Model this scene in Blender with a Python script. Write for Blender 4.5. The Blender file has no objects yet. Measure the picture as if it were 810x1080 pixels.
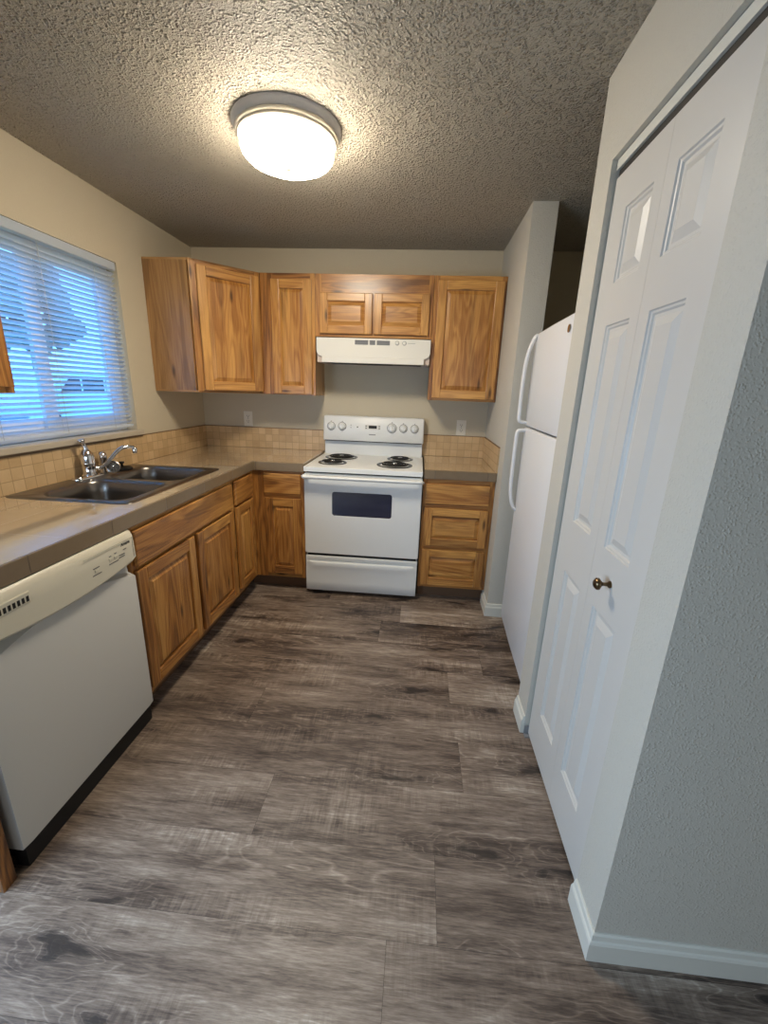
import bpy, bmesh, math, random
from mathutils import Vector, Matrix

random.seed(11)
PI = math.pi
S = bpy.context.scene
COL = S.collection

# ------------------------------------------------------------------ camera
cam_d = bpy.data.cameras.new('camera'); cam = bpy.data.objects.new('camera', cam_d); COL.objects.link(cam)
yaw, pit, rol = (math.radians(a) for a in (-4.2923, -16.2238, 2.0592))
fw = Vector((math.sin(yaw)*math.cos(pit), math.cos(yaw)*math.cos(pit), math.sin(pit)))
r0 = Vector((math.cos(yaw), -math.sin(yaw), 0)); u0 = r0.cross(fw)
rt = r0*math.cos(rol) + u0*math.sin(rol); up = u0*math.cos(rol) - r0*math.sin(rol)
M = Matrix((rt, up, -fw)).transposed().to_4x4(); M.translation = Vector((1.7243, -3.3159, 1.4095))
cam.matrix_world = M
cam_d.sensor_fit = 'VERTICAL'; cam_d.sensor_height = 24; cam_d.lens = 24*441.6346/1080
cam_d.clip_start = .02; cam_d.clip_end = 200
S.camera = cam

# ------------------------------------------------------------------ view, sky, daylight
S.view_settings.view_transform = 'Standard'; S.view_settings.look = 'None'
S.view_settings.gamma = 1; S.view_settings.use_curve_mapping = False
S.view_settings.exposure = 0.1
W = bpy.data.worlds.new('sky'); S.world = W; W.use_nodes = True
nt = W.node_tree; nt.nodes.clear()
wo = nt.nodes.new('ShaderNodeOutputWorld'); bg = nt.nodes.new('ShaderNodeBackground')
bg.inputs['Color'].default_value = (.12, .42, 1.0, 1); bg.inputs['Strength'].default_value = 4.6
nt.links.new(bg.outputs[0], wo.inputs[0])

def area(name, loc, size, energy, col, direction):
    l = bpy.data.lights.new(name, 'AREA'); l.shape = 'RECTANGLE'; l.size, l.size_y = size; l.energy = energy; l.color = col
    o = bpy.data.objects.new(name, l); COL.objects.link(o); o.location = loc
    o.rotation_euler = Vector(direction).to_track_quat('-Z', 'Y').to_euler(); return o
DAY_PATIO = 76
DAY_REAR = 16
LAMP_E = 70.0
area('patio_daylight', (.03, -3.40, .85), (1.3, 1.2), DAY_PATIO, (.50, .72, 1.0), (1, .22, -.85))  # stands in for unseen daylight from the left; the wall has no opening
area('rear_daylight_fill', (2.6, -6.42, 1.45), (1.9, 1.2), DAY_REAR, (.92, .96, 1.0), (0, 1, -.05))  # added fill on the solid rear wall; no window there

# ------------------------------------------------------------------ material helpers
def lin(r, g, b):
    f = lambda c: (c/255/12.92) if c/255 <= .04045 else ((c/255+.055)/1.055)**2.4
    return (f(r), f(g), f(b), 1)

class NT:
    def __init__(s, name):
        s.m = bpy.data.materials.new(name); s.m.use_nodes = True
        s.t = s.m.node_tree; s.t.nodes.clear()
        s.out = s.t.nodes.new('ShaderNodeOutputMaterial'); s.b = s.t.nodes.new('ShaderNodeBsdfPrincipled')
        s.t.links.new(s.b.outputs[0], s.out.inputs[0])
    def n(s, typ, **kw):
        x = s.t.nodes.new('ShaderNode'+typ)
        for k, v in kw.items():
            if k in x.inputs.keys() if isinstance(k, str) else False: s.set(x.inputs[k], v)
            else: setattr(x, k, v)
        return x
    def set(s, sock, v):
        if isinstance(v, bpy.types.NodeSocket): s.t.links.new(v, sock)
        else: sock.default_value = v
    def P(s, **kw):
        for k, v in kw.items(): s.set(s.b.inputs[k.replace('_', ' ')], v)
    def math(s, op, a, b=0.0, c=0.0, clamp=False):
        x = s.t.nodes.new('ShaderNodeMath'); x.operation = op; x.use_clamp = clamp
        s.set(x.inputs[0], a); s.set(x.inputs[1], b); s.set(x.inputs[2], c); return x.outputs[0]
    def mix(s, f, a, b, typ='MIX'):
        x = s.t.nodes.new('ShaderNodeMix'); x.data_type = 'RGBA'; x.blend_type = typ; x.clamp_factor = True
        s.set(x.inputs[0], f); s.set(x.inputs[6], a); s.set(x.inputs[7], b); return x.outputs[2]
    def noise(s, vec, scale, detail=3, rough=.55, dist=0.0, out=0):
        x = s.t.nodes.new('ShaderNodeTexNoise'); s.set(x.inputs['Vector'], vec)
        x.inputs['Scale'].default_value = scale; x.inputs['Detail'].default_value = detail
        x.inputs['Roughness'].default_value = rough; x.inputs['Distortion'].default_value = dist
        return x.outputs[out]
    def vmul(s, vec, k):
        x = s.t.nodes.new('ShaderNodeVectorMath'); x.operation = 'MULTIPLY'; s.set(x.inputs[0], vec); x.inputs[1].default_value = k
        return x.outputs[0]
    def ramp(s, f, stops, interp='LINEAR'):
        x = s.t.nodes.new('ShaderNodeValToRGB'); x.color_ramp.interpolation = interp
        e = x.color_ramp.elements
        while len(e) < len(stops): e.new(.5)
        for i, (p, c) in enumerate(stops):
            e[i].position = p; e[i].color = c if len(c) == 4 else (*c, 1)
        s.set(x.inputs[0], f); return x.outputs[0]
    def maprange(s, v, a, b, c=0.0, d=1.0):
        x = s.t.nodes.new('ShaderNodeMapRange'); s.set(x.inputs[0], v)
        for i, k in enumerate((a, b, c, d)): x.inputs[i+1].default_value = k
        return x.outputs[0]
    def bump(s, h, strength, dist):
        x = s.t.nodes.new('ShaderNodeBump'); x.inputs['Strength'].default_value = strength
        x.inputs['Distance'].default_value = dist; s.set(x.inputs['Height'], h)
        s.t.links.new(x.outputs[0], s.b.inputs['Normal']); return x
    def obj(s): return s.t.nodes.new('ShaderNodeTexCoord').outputs['Object']
    def pos(s): return s.t.nodes.new('ShaderNodeNewGeometry').outputs['Position']

def plain(name, col, rough=.5, metal=0.0, spec=.5, coat=0.0, bump=None, emit=None, trans=0.0):
    n = NT(name); n.P(Base_Color=col, Roughness=rough, Metallic=metal)
    n.b.inputs['Specular IOR Level'].default_value = spec
    if coat: n.P(Coat_Weight=coat, Coat_Roughness=.1)
    if bump: n.bump(n.noise(n.pos(), bump[0], 3), bump[1], bump[2])
    if emit: n.P(Emission_Color=emit[0], Emission_Strength=emit[1])
    if trans: n.P(Transmission_Weight=trans)
    return n.m

def wall_paint(name, col, scale=95, strength=.55, dist=.004):
    n = NT(name); p = n.pos()
    a = n.noise(p, scale, 3, .5); b = n.noise(p, scale*.4, 2, .5)
    h = n.math('ADD', n.maprange(a, .38, .70), n.math('MULTIPLY', b, .6))
    c = n.mix(n.noise(p, 1.3, 2), tuple(x*.97 for x in col[:3])+(1,), col)
    n.P(Base_Color=c, Roughness=.7); n.b.inputs['Specular IOR Level'].default_value = .35
    n.bump(h, strength, dist); return n.m

def blobs(n, p, scale, lo, hi, warp=.02):
    """scattered soft drops, like sprayed texture"""
    v = n.t.nodes.new('ShaderNodeTexVoronoi'); v.feature = 'SMOOTH_F1'; v.inputs['Scale'].default_value = scale; v.inputs['Smoothness'].default_value = .4
    d = n.t.nodes.new('ShaderNodeVectorMath'); d.operation = 'ADD'; n.set(d.inputs[0], p)
    n.set(d.inputs[1], n.vmul(n.noise(p, scale*.65, 2, .5, out=1), (warp, warp, warp))); n.set(v.inputs['Vector'], d.outputs[0])
    return n.math('MULTIPLY', n.maprange(v.outputs['Distance'], .55, .10), n.maprange(n.noise(p, scale*.52, 2, .5), lo, hi))
def ceiling_mat():
    n = NT('popcorn_ceiling_paint'); p = n.pos()
    h = n.math('ADD', blobs(n, p, 92, .34, .54), n.math('MULTIPLY', n.noise(p, 210, 3, .6), .45))
    n.P(Base_Color=lin(192, 184, 168), Roughness=.55); n.b.inputs['Specular IOR Level'].default_value = .5
    n.bump(h, 1.0, .020); return n.m
def closet_paint(name, col):
    n = NT(name); p = n.pos()
    h = n.math('ADD', blobs(n, p, 165, .30, .62, .008), n.math('MULTIPLY', n.noise(p, 260, 2), .35))
    n.P(Base_Color=col, Roughness=.6); n.b.inputs['Specular IOR Level'].default_value = .4
    n.bump(h, .42, .0028); return n.m

def wood(name, light, mid, dark, strips=.075, rough=.36):
    n = NT(name)
    uv = n.t.nodes.new('ShaderNodeUVMap'); uv.uv_map = 'grain'
    at = n.t.nodes.new('ShaderNodeVertexColor'); at.layer_name = 'tone'
    sep = n.t.nodes.new('ShaderNodeSeparateColor'); n.set(sep.inputs[0], at.outputs[0])
    tone, seed = sep.outputs[0], sep.outputs[1]
    su = n.t.nodes.new('ShaderNodeSeparateXYZ'); n.set(su.inputs[0], uv.outputs[0])
    cv = n.t.nodes.new('ShaderNodeCombineXYZ'); n.set(cv.inputs[0], su.outputs[0]); n.set(cv.inputs[1], su.outputs[1]); n.set(cv.inputs[2], n.math('MULTIPLY', seed, 9.0))
    V = cv.outputs[0]
    # glued strips of one board
    wn = n.t.nodes.new('ShaderNodeTexWhiteNoise'); wn.noise_dimensions = '2D'
    cs = n.t.nodes.new('ShaderNodeCombineXYZ'); n.set(cs.inputs[0], n.math('FLOOR', n.math('ADD', n.math('DIVIDE', su.outputs[1], strips), n.math('MULTIPLY', seed, 5.0)))); n.set(cs.inputs[1], n.math('MULTIPLY', seed, 77.0))
    n.set(wn.inputs['Vector'], cs.outputs[0]); strip = wn.outputs['Value']
    warp = n.noise(n.vmul(V, (1.6, 5, 1)), 1, 2)
    low = n.noise(n.vmul(V, (.9, 7.5, 1)), 1, 2.5, .5, .5)
    rings = n.math('SINE', n.math('MULTIPLY', low, 75.0))
    fine = n.noise(n.vmul(V, (5, 190, 1)), 1, 2, .6)
    t = n.math('ADD', n.math('MULTIPLY', tone, .45), n.math('MULTIPLY', strip, .27))
    t = n.math('ADD', t, n.math('MULTIPLY', n.math('SUBTRACT', low, .06), .70)); t = n.math('ADD', t, n.math('MULTIPLY', rings, .10))
    t = n.math('ADD', t, n.math('MULTIPLY', n.math('SUBTRACT', fine, .5), .55))
    c = n.ramp(t, [(.22, light), (.70, mid), (1.12 if False else 1.0, dark)])
    heart = n.maprange(n.noise(n.vmul(V, (.9, 8.5, 1.7)), 1, 3, .55, .8), .585, .64)
    c = n.mix(n.math('MULTIPLY', heart, n.math('ADD', n.math('MULTIPLY', tone, .8), .22)), c, dark)
    vo = n.t.nodes.new('ShaderNodeTexVoronoi'); vo.inputs['Scale'].default_value = 1; vo.voronoi_dimensions = '2D'; n.set(vo.inputs['Vector'], n.vmul(V, (1.4, 5.5, 1)))
    knot = n.maprange(n.math('ADD', vo.outputs['Distance'], n.math('MULTIPLY', fine, .05)), .10, .045)
    c = n.mix(n.math('MULTIPLY', knot, .8), c, tuple(x*.35 for x in dark[:3])+(1,))
    n.P(Base_Color=c, Roughness=rough, Coat_Weight=.25, Coat_Roughness=.22)
    n.bump(fine, .12, .001); return n.m

def floor_mat():
    n = NT('grey_brown_vinyl_planks')
    uv = n.t.nodes.new('ShaderNodeUVMap'); uv.uv_map = 'grain'
    at = n.t.nodes.new('ShaderNodeVertexColor'); at.layer_name = 'tone'
    sep = n.t.nodes.new('ShaderNodeSeparateColor'); n.set(sep.inputs[0], at.outputs[0])
    tone, seed = sep.outputs[0], sep.outputs[1]
    su = n.t.nodes.new('ShaderNodeSeparateXYZ'); n.set(su.inputs[0], uv.outputs[0])
    cv = n.t.nodes.new('ShaderNodeCombineXYZ'); n.set(cv.inputs[0], su.outputs[0]); n.set(cv.inputs[1], su.outputs[1]); n.set(cv.inputs[2], n.math('MULTIPLY', seed, 13.0))
    V = cv.outputs[0]
    # knots pull the grain lines into swirls
    kn = n.t.nodes.new('ShaderNodeTexVoronoi'); kn.inputs['Scale'].default_value = 1; kn.voronoi_dimensions = '2D'
    wv = n.t.nodes.new('ShaderNodeVectorMath'); wv.operation = 'ADD'; n.set(wv.inputs[0], n.vmul(V, (1.25, 4.4, 1))); n.set(wv.inputs[1], n.vmul(n.noise(n.vmul(V, (6, 16, 1)), 1, 2, out=1), (.5, .5, 0)))
    n.set(kn.inputs['Vector'], wv.outputs[0]); kd = kn.outputs['Distance']
    pull = n.math('POWER', 2.7183, n.math('MULTIPLY', kd, -6.0))
    big = n.math('ADD', n.noise(n.vmul(V, (1.1, 5.5, 1)), 1, 2.5, .5, .25), n.math('MULTIPLY', pull, .42))
    ring = n.math('FRACT', n.math('MULTIPLY', big, 16.0))
    line = n.math('SUBTRACT', 1.0, n.maprange(n.math('ABSOLUTE', n.math('SUBTRACT', ring, .5)), .0, .17))
    cathm = n.maprange(n.noise(n.vmul(V, (.9, 3.0, 1)), 1, 1, .5), .55, .63)
    cathm = n.math('MAXIMUM', cathm, n.maprange(kd, .42, .18))
    streak = n.noise(n.vmul(V, (3.2, 27, 1)), 1, 5, .66, .35)
    blotch = n.noise(n.vmul(V, (1.6, 6.5, 1)), 1, 3, .6, .3)
    fine = n.noise(n.vmul(V, (18, 200, 1)), 1, 3, .7)
    saw = n.noise(n.vmul(V, (62, 7.0, 1)), 1, 3, .7)
    sawm = n.maprange(n.noise(n.vmul(V, (2.6, 7, 1)), 1, 2), .47, .64)
    t = n.math('ADD', n.math('MULTIPLY', n.math('SUBTRACT', streak, .5), 1.15), .5)
    t = n.math('ADD', t, n.math('MULTIPLY', n.math('SUBTRACT', blotch, .5), .95))
    t = n.math('ADD', t, n.math('MULTIPLY', n.math('SUBTRACT', fine, .5), .95))
    t = n.math('ADD', t, n.math('MULTIPLY', n.math('SUBTRACT', tone, .5), .38))
    t = n.math('ADD', t, n.math('MULTIPLY', n.math('MULTIPLY', line, cathm), .26))
    t = n.math('SUBTRACT', t, n.math('MULTIPLY', cathm, .13))
    t = n.math('ADD', t, n.math('MULTIPLY', n.math('MULTIPLY', n.math('SUBTRACT', saw, .42), sawm), .8))
    c = n.ramp(t, [(.0, lin(47, 39, 35)), (.26, lin(88, 75, 66)), (.50, lin(122, 107, 95)), (.74, lin(150, 136, 122)), (1.0, lin(192, 180, 166))])
    kd = n.math('ADD', kd, n.math('MULTIPLY', n.math('SUBTRACT', fine, .5), .10))
    halo = n.maprange(kd, .24, .06); core = n.maprange(kd, .095, .045)
    c = n.mix(n.math('MULTIPLY', halo, .45), c, lin(66, 54, 48))
    c = n.mix(n.math('MULTIPLY', core, .85), c, lin(36, 30, 28))
    n.P(Base_Color=c, Roughness=n.maprange(t, .2, .8, .50, .38)); n.b.inputs['Specular IOR Level'].default_value = .5
    n.bump(n.math('ADD', n.math('ADD', fine, n.math('MULTIPLY', n.math('MULTIPLY', saw, sawm), .5)), n.math('MULTIPLY', line, .25)), .22, .0016)
    return n.m

def tile_mat(name, size, cols, mortar, rough=.35, msize=.03, bmp=True):
    n = NT(name); uv = n.t.nodes.new('ShaderNodeUVMap'); uv.uv_map = 'grain'
    su = n.t.nodes.new('ShaderNodeSeparateXYZ'); n.set(su.inputs[0], uv.outputs[0])
    gu, gv = n.math('DIVIDE', su.outputs[0], size[0]), n.math('DIVIDE', su.outputs[1], size[1])
    cs = n.t.nodes.new('ShaderNodeCombineXYZ'); n.set(cs.inputs[0], n.math('FLOOR', gu)); n.set(cs.inputs[1], n.math('FLOOR', gv))
    wn = n.t.nodes.new('ShaderNodeTexWhiteNoise'); wn.noise_dimensions = '2D'; n.set(wn.inputs['Vector'], cs.outputs[0])
    du = n.math('ABSOLUTE', n.math('SUBTRACT', n.math('FRACT', gu), .5)); dv = n.math('ABSOLUTE', n.math('SUBTRACT', n.math('FRACT', gv), .5))
    edge = n.maprange(n.math('MAXIMUM', du, dv), .5-msize*1.3, .5-msize*.7)
    p = n.pos(); cloud = n.noise(p, 22, 4, .6)
    t = n.math('ADD', n.math('MULTIPLY', wn.outputs['Value'], .55), n.math('MULTIPLY', cloud, .5))
    c = n.ramp(t, [(.1, cols[0]), (.5, cols[1]), (.95, cols[2])])
    c = n.mix(edge, c, mortar)
    n.P(Base_Color=c, Roughness=n.math('ADD', n.math('MULTIPLY', edge, .4), rough))
    if rough < .1: n.P(Coat_Weight=1.0, Coat_Roughness=.04, Coat_IOR=1.75)
    if bmp: n.bump(n.math('SUBTRACT', n.math('MULTIPLY', cloud, .15), edge), .35, .002)
    return n.m

def foliage(name, a, b):
    n = NT(name); n.P(Base_Color=n.mix(n.noise(n.pos(), 3, 3), a, b), Roughness=.8); return n.m

MW = wall_paint('cream_wall_paint', lin(200, 190, 167), 140, .4, .0016)
MWG = closet_paint('textured_wall_paint', lin(198, 195, 184))
MC = ceiling_mat()
MF = floor_mat()
MSEAM = plain('plank_seam', lin(52, 44, 39), .8)
MT = plain('white_trim_paint', lin(214, 214, 204), .42)
MD = plain('white_door_paint', lin(204, 202, 196), .40)
MWOOD = wood('hickory_wood', lin(210, 158, 86), lin(160, 106, 50), lin(80, 47, 24), strips=.06)
MOAK = wood('oak_side_panel', lin(188, 148, 98), lin(163, 122, 76), lin(126, 92, 56), strips=.11)
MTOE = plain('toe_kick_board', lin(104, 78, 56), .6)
MBLK = plain('black_parts_and_gap_shade', lin(14, 13, 13), .6)  # own black of small parts; also shade painted into gap fillers
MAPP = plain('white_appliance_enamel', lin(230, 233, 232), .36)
MFRG = plain('white_fridge_enamel', lin(222, 224, 226), .34, bump=(420, .10, .001))
MDW = plain('dishwasher_white_panel', lin(194, 194, 190), .36)
MDWC = plain('dishwasher_cream_console', lin(214, 209, 190), .38)
MPLA = plain('white_plastic', lin(220, 220, 214), .45)
MIVO = plain('outlet_plastic', lin(226, 221, 206), .4)
MCHR = plain('chrome', (.72, .72, .74, 1), .10, 1.0)
MSS = plain('brushed_stainless', (.22, .205, .19, 1), .30, 1.0)
MIRN = plain('black_burner_coil', lin(17, 16, 16), .6)
MPAN = plain('black_drip_pan', lin(16, 15, 15), .22, .4)
MGLS = plain('blue_reflection_oven_glass', lin(22, 28, 58), .07, 0, .8, coat=1)  # navy base colour paints in the bluish reflection
MGRY = plain('grey_grille_plastic', lin(132, 133, 134), .5)
MPRT = plain('grey_print', lin(90, 92, 94), .6)
MBRS = plain('antique_brass', lin(112, 94, 70), .3, 1.0)
MHOOD = plain('white_hood_enamel', lin(228, 226, 216), .34)
MHSD = plain('shaded_hood_side_enamel', lin(206, 190, 176), .5)  # same enamel, painted pinker and darker for its angled shading
MFIL = plain('dark_hood_filter', lin(60, 58, 56), .5, .6)
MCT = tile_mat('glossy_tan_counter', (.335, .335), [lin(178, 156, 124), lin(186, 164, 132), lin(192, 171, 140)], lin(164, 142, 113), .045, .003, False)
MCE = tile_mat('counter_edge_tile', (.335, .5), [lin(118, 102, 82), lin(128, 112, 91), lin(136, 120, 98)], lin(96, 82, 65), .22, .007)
MBS = tile_mat('beige_mosaic_tile', (.0546, .0547), [lin(178, 148, 106), lin(196, 166, 124), lin(212, 184, 142)], lin(172, 145, 107), .33, .03)
MPAINT = plain('white_vinyl_frame', lin(222, 226, 230), .4)
MRUB = plain('black_rubber', lin(16, 16, 17), .5)
MLP = plain('lamp_pan_enamel', lin(206, 204, 202), .4)
MLT = plain('lamp_trim_enamel', lin(226, 216, 196), .35)
MSILL = plain('sill_board', lin(184, 174, 156), .35)

n = NT('lamp_glass'); n.P(Base_Color=(.9, .88, .84, 1), Roughness=.3, Emission_Color=(1.0, .87, .69, 1), Emission_Strength=LAMP_E); MLAMP = n.m
n = NT('window_glass'); n.t.nodes.remove(n.b)
tr = n.t.nodes.new('ShaderNodeBsdfTransparent'); gl = n.t.nodes.new('ShaderNodeBsdfGlossy'); gl.inputs['Roughness'].default_value = .02
mx = n.t.nodes.new('ShaderNodeMixShader'); mx.inputs[0].default_value = .05
n.t.links.new(tr.outputs[0], mx.inputs[1]); n.t.links.new(gl.outputs[0], mx.inputs[2]); n.t.links.new(mx.outputs[0], n.out.inputs[0]); MGLASS = n.m
n = NT('blind_vinyl'); n.t.nodes.remove(n.b)
df = n.t.nodes.new('ShaderNodeBsdfDiffuse'); df.inputs[0].default_value = (.80, .83, .86, 1)
tl = n.t.nodes.new('ShaderNodeBsdfTranslucent'); tl.inputs[0].default_value = (.80, .85, .90, 1)
mx = n.t.nodes.new('ShaderNodeMixShader'); mx.inputs[0].default_value = .55
n.t.links.new(df.outputs[0], mx.inputs[1]); n.t.links.new(tl.outputs[0], mx.inputs[2]); n.t.links.new(mx.outputs[0], n.out.inputs[0]); MBLIND = n.m

# ------------------------------------------------------------------ mesh builder
def rs(): return random.random()
class B:
    def __init__(s):
        s.bm = bmesh.new(); s.uv = s.bm.loops.layers.uv.new('grain'); s.tn = s.bm.loops.layers.float_color.new('tone'); s.mi = 0
    def face(s, pts, uvs=None, tone=.5, seed=0.0):
        vs = [s.bm.verts.new(p) for p in pts]; f = s.bm.faces.new(vs); f.material_index = s.mi
        for i, l in enumerate(f.loops):
            if uvs: l[s.uv].uv = uvs[i]
            l[s.tn] = (tone, seed, 0, 1)
        return f
    def quadgrid(s, rows, closed=False, caps=False, tone=.5, seed=0.0, smooth=True):
        """rows: list of rings of points (equal length); skins them."""
        vr = [[s.bm.verts.new(p) for p in r] for r in rows]; n = len(rows[0]); fs = []
        for i in range(len(vr)-1):
            for j in range(n if closed else n-1):
                k = (j+1) % n
                try: fs.append(s.bm.faces.new((vr[i][j], vr[i][k], vr[i+1][k], vr[i+1][j])))
                except ValueError: pass
        if caps:
            for r in (vr[0][::-1], vr[-1]):
                try: fs.append(s.bm.faces.new(r))
                except ValueError: pass
        for f in fs:
            f.material_index = s.mi; f.smooth = smooth
            for l in f.loops:
                l[s.uv].uv = (l.vert.co.x+l.vert.co.y, l.vert.co.z); l[s.tn] = (tone, seed, 0, 1)
        return fs
    def box(s, p0, p1, axis=2, tone=None, seed=None):
        tone = rs() if tone is None else tone; seed = rs() if seed is None else seed
        x0, y0, z0 = (min(a, b) for a, b in zip(p0, p1)); x1, y1, z1 = (max(a, b) for a, b in zip(p0, p1))
        v = [s.bm.verts.new(p) for p in ((x0,y0,z0),(x1,y0,z0),(x1,y1,z0),(x0,y1,z0),(x0,y0,z1),(x1,y0,z1),(x1,y1,z1),(x0,y1,z1))]
        o = [i for i in range(3) if i != axis]
        for q in ((0,3,2,1),(4,5,6,7),(0,1,5,4),(1,2,6,5),(2,3,7,6),(3,0,4,7)):
            f = s.bm.faces.new([v[i] for i in q]); f.material_index = s.mi
            for l in f.loops:
                c = l.vert.co; l[s.uv].uv = (c[axis]+seed*7.3, c[o[0]]+c[o[1]]+seed*3.1); l[s.tn] = (tone, seed, 0, 1)
        return s
    def prism(s, prof, a0, a1, place, tone=.5):
        """prof: closed 2D loop; place(u, v, a) -> point; extruded a0..a1."""
        r = [[place(u, v, a) for u, v in prof] for a in (a0, a1)]
        s.quadgrid(r, True, True, tone, rs(), smooth=False); return s
    def lathe(s, prof, c, ax='z', seg=40, smooth=True):
        c = Vector(c); rows = []
        for r, h in prof:
            r = max(r, 1e-5); row = []
            for k in range(seg):
                a = 2*PI*k/seg; ca, sa = r*math.cos(a), r*math.sin(a)
                row.append(c + Vector({'z': (ca, sa, h), 'y': (ca, h, sa), 'x': (h, ca, sa)}[ax]))
            rows.append(row)
        s.quadgrid(rows, True, True, smooth=smooth); return s
    def tube(s, pts, rad, seg=12, flat=1.0, side=None):
        pts = [Vector(p) for p in pts]; n = len(pts); rows = []
        rad = rad if isinstance(rad, (list, tuple)) else [rad]*n
        t0 = (pts[1]-pts[0]).normalized(); ref = Vector(side) if side else (Vector((0, 0, 1)) if abs(t0.z) < .9 else Vector((1, 0, 0)))
        u = (ref - t0*ref.dot(t0)).normalized()
        for i in range(n):
            t = (pts[min(i+1, n-1)]-pts[max(i-1, 0)]).normalized()
            u = (u - t*u.dot(t)).normalized(); v = t.cross(u)
            rows.append([pts[i] + u*rad[i]*math.cos(2*PI*k/seg) + v*rad[i]*flat*math.sin(2*PI*k/seg) for k in range(seg)])
        s.quadgrid(rows, True, True); return s
    def done(s, name, mats, parent=None, bevel=0.0, seg=2, weld=False, sharp=None):
        if weld: bmesh.ops.remove_doubles(s.bm, verts=s.bm.verts, dist=1e-5)
        bmesh.ops.recalc_face_normals(s.bm, faces=s.bm.faces)
        me = bpy.data.meshes.new(name); s.bm.to_mesh(me); s.bm.free()
        for m in (mats if isinstance(mats, (list, tuple)) else [mats]): me.materials.append(m)
        if sharp: me.set_sharp_from_angle(angle=math.radians(sharp))
        o = bpy.data.objects.new(name, me); COL.objects.link(o)
        if parent: o.parent = parent
        if bevel:
            md = o.modifiers.new('edge', 'BEVEL'); md.width = bevel; md.segments = seg; md.limit_method = 'ANGLE'; md.angle_limit = math.radians(40)
            md.use_clamp_overlap = True
        return o

def spline(ctrl, n=8):
    P = [Vector(p) for p in ctrl]; P = [2*P[0]-P[1]] + P + [2*P[-1]-P[-2]]; out = []
    for i in range(1, len(P)-2):
        for k in range(n):
            t = k/n; a, b, c, d = P[i-1:i+3]
            out.append(.5*((2*b)+(c-a)*t+(2*a-5*b+4*c-d)*t*t+(3*b-a-3*c+d)*t**3))
    return out+[P[-2]]

def rrect(x0, x1, y0, y1, r, n=6):
    o = []
    for cx, cy, a0 in ((x1-r, y1-r, 0), (x0+r, y1-r, PI/2), (x0+r, y0+r, PI), (x1-r, y0+r, 1.5*PI)):
        for k in range(n+1):
            a = a0 + PI/2*k/n; o.append((cx+r*math.cos(a), cy+r*math.sin(a)))
    return o

def tag(o, label, cat, group=None):
    o['label'] = label; o['category'] = cat
    if group: o['group'] = group
    return o
def thing(name, label, cat, loc=(0, 0, 0), rz=0.0, group=None):
    o = bpy.data.objects.new(name, None); COL.objects.link(o); o.location = loc; o.rotation_euler = (0, 0, rz); o.empty_display_size = .1
    return tag(o, label, cat, group)
def struct(o, label=None, cat=None):
    o['kind'] = 'structure'
    if label: o['label'] = label
    if cat: o['category'] = cat
    return o
def lettering(name, text, size, mat, parent, loc, rot, depth=.0006, shear=0.0, align='CENTER'):
    c = bpy.data.curves.new(name, 'FONT'); c.body = text; c.size = size; c.extrude = depth; c.align_x = align; c.align_y = 'CENTER'; c.shear = shear; c.offset = size*.012
    t = bpy.data.objects.new(name, c); COL.objects.link(t)
    bpy.context.view_layer.update()
    me = bpy.data.meshes.new_from_object(t.evaluated_get(bpy.context.evaluated_depsgraph_get()))
    bpy.data.objects.remove(t); me.materials.clear(); me.materials.append(mat)
    o = bpy.data.objects.new(name, me); COL.objects.link(o); o.parent = parent; o.location = loc; o.rotation_euler = rot; return o

# ------------------------------------------------------------------ dimensions (metres; x right, y towards the range wall, z up)
H = 2.355
CX, CY = .645, .645           # counter front edges
CT = .927                     # counter top
XS0, XS1, XR = .9836, 1.7712, 2.2366
FY = .625                     # cabinet face
WY, WX1 = -.7857, 2.365       # wing wall end
XC, YC1, YC2 = 2.249, -1.653, -2.5345
YD1, YD2, ZD = -1.787, -2.409, 2.085
WIN = (-1.85, -.838, 1.123, 2.035)

# ------------------------------------------------------------------ floor
b = B(); b.mi = 1
b.box((-.1, -6.6, -.05), (5.1, .1, -.0012)); b.mi = 0
joints = {-.732: 1.672, -.96: 1.555, -1.188: 2.13, -1.416: 1.943, -1.644: 1.053, -1.872: 1.962, -2.1: 1.254, -2.328: .35, -2.556: 1.715}
PWD, PL, g = .2285, 1.5, .0004
k = 0
for i in range(-1, 31):
    yt = -.0464 - PWD*i + .0001
    key = min(joints, key=lambda q: abs(q-yt)); j0 = joints[key] if abs(key-yt) < .05 else random.uniform(0, PL)
    x = j0 - PL*math.ceil((j0+.1)/PL)
    while x < 5.1:
        xa, xb = max(x, -.1)+g, min(x+PL, 5.1)-g; ya, yb = max(yt-PWD, -6.6)+g, min(yt, .1)-g
        if xb-xa > .01 and yb-ya > .01:
            sd = rs(); tn = min(1, max(0, random.gauss(.5, .27))); ox, oy = rs()*40, rs()*40
            q = [(xa, ya), (xb, ya), (xb, yb), (xa, yb)]
            f = b.face([(u, v, 0) for u, v in q], [(u+ox, v+oy) for u, v in q], tn, sd)
        x += PL
    
struct(b.done('floor', [MF, MSEAM]), 'grey-brown wood-look plank floor')

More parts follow.
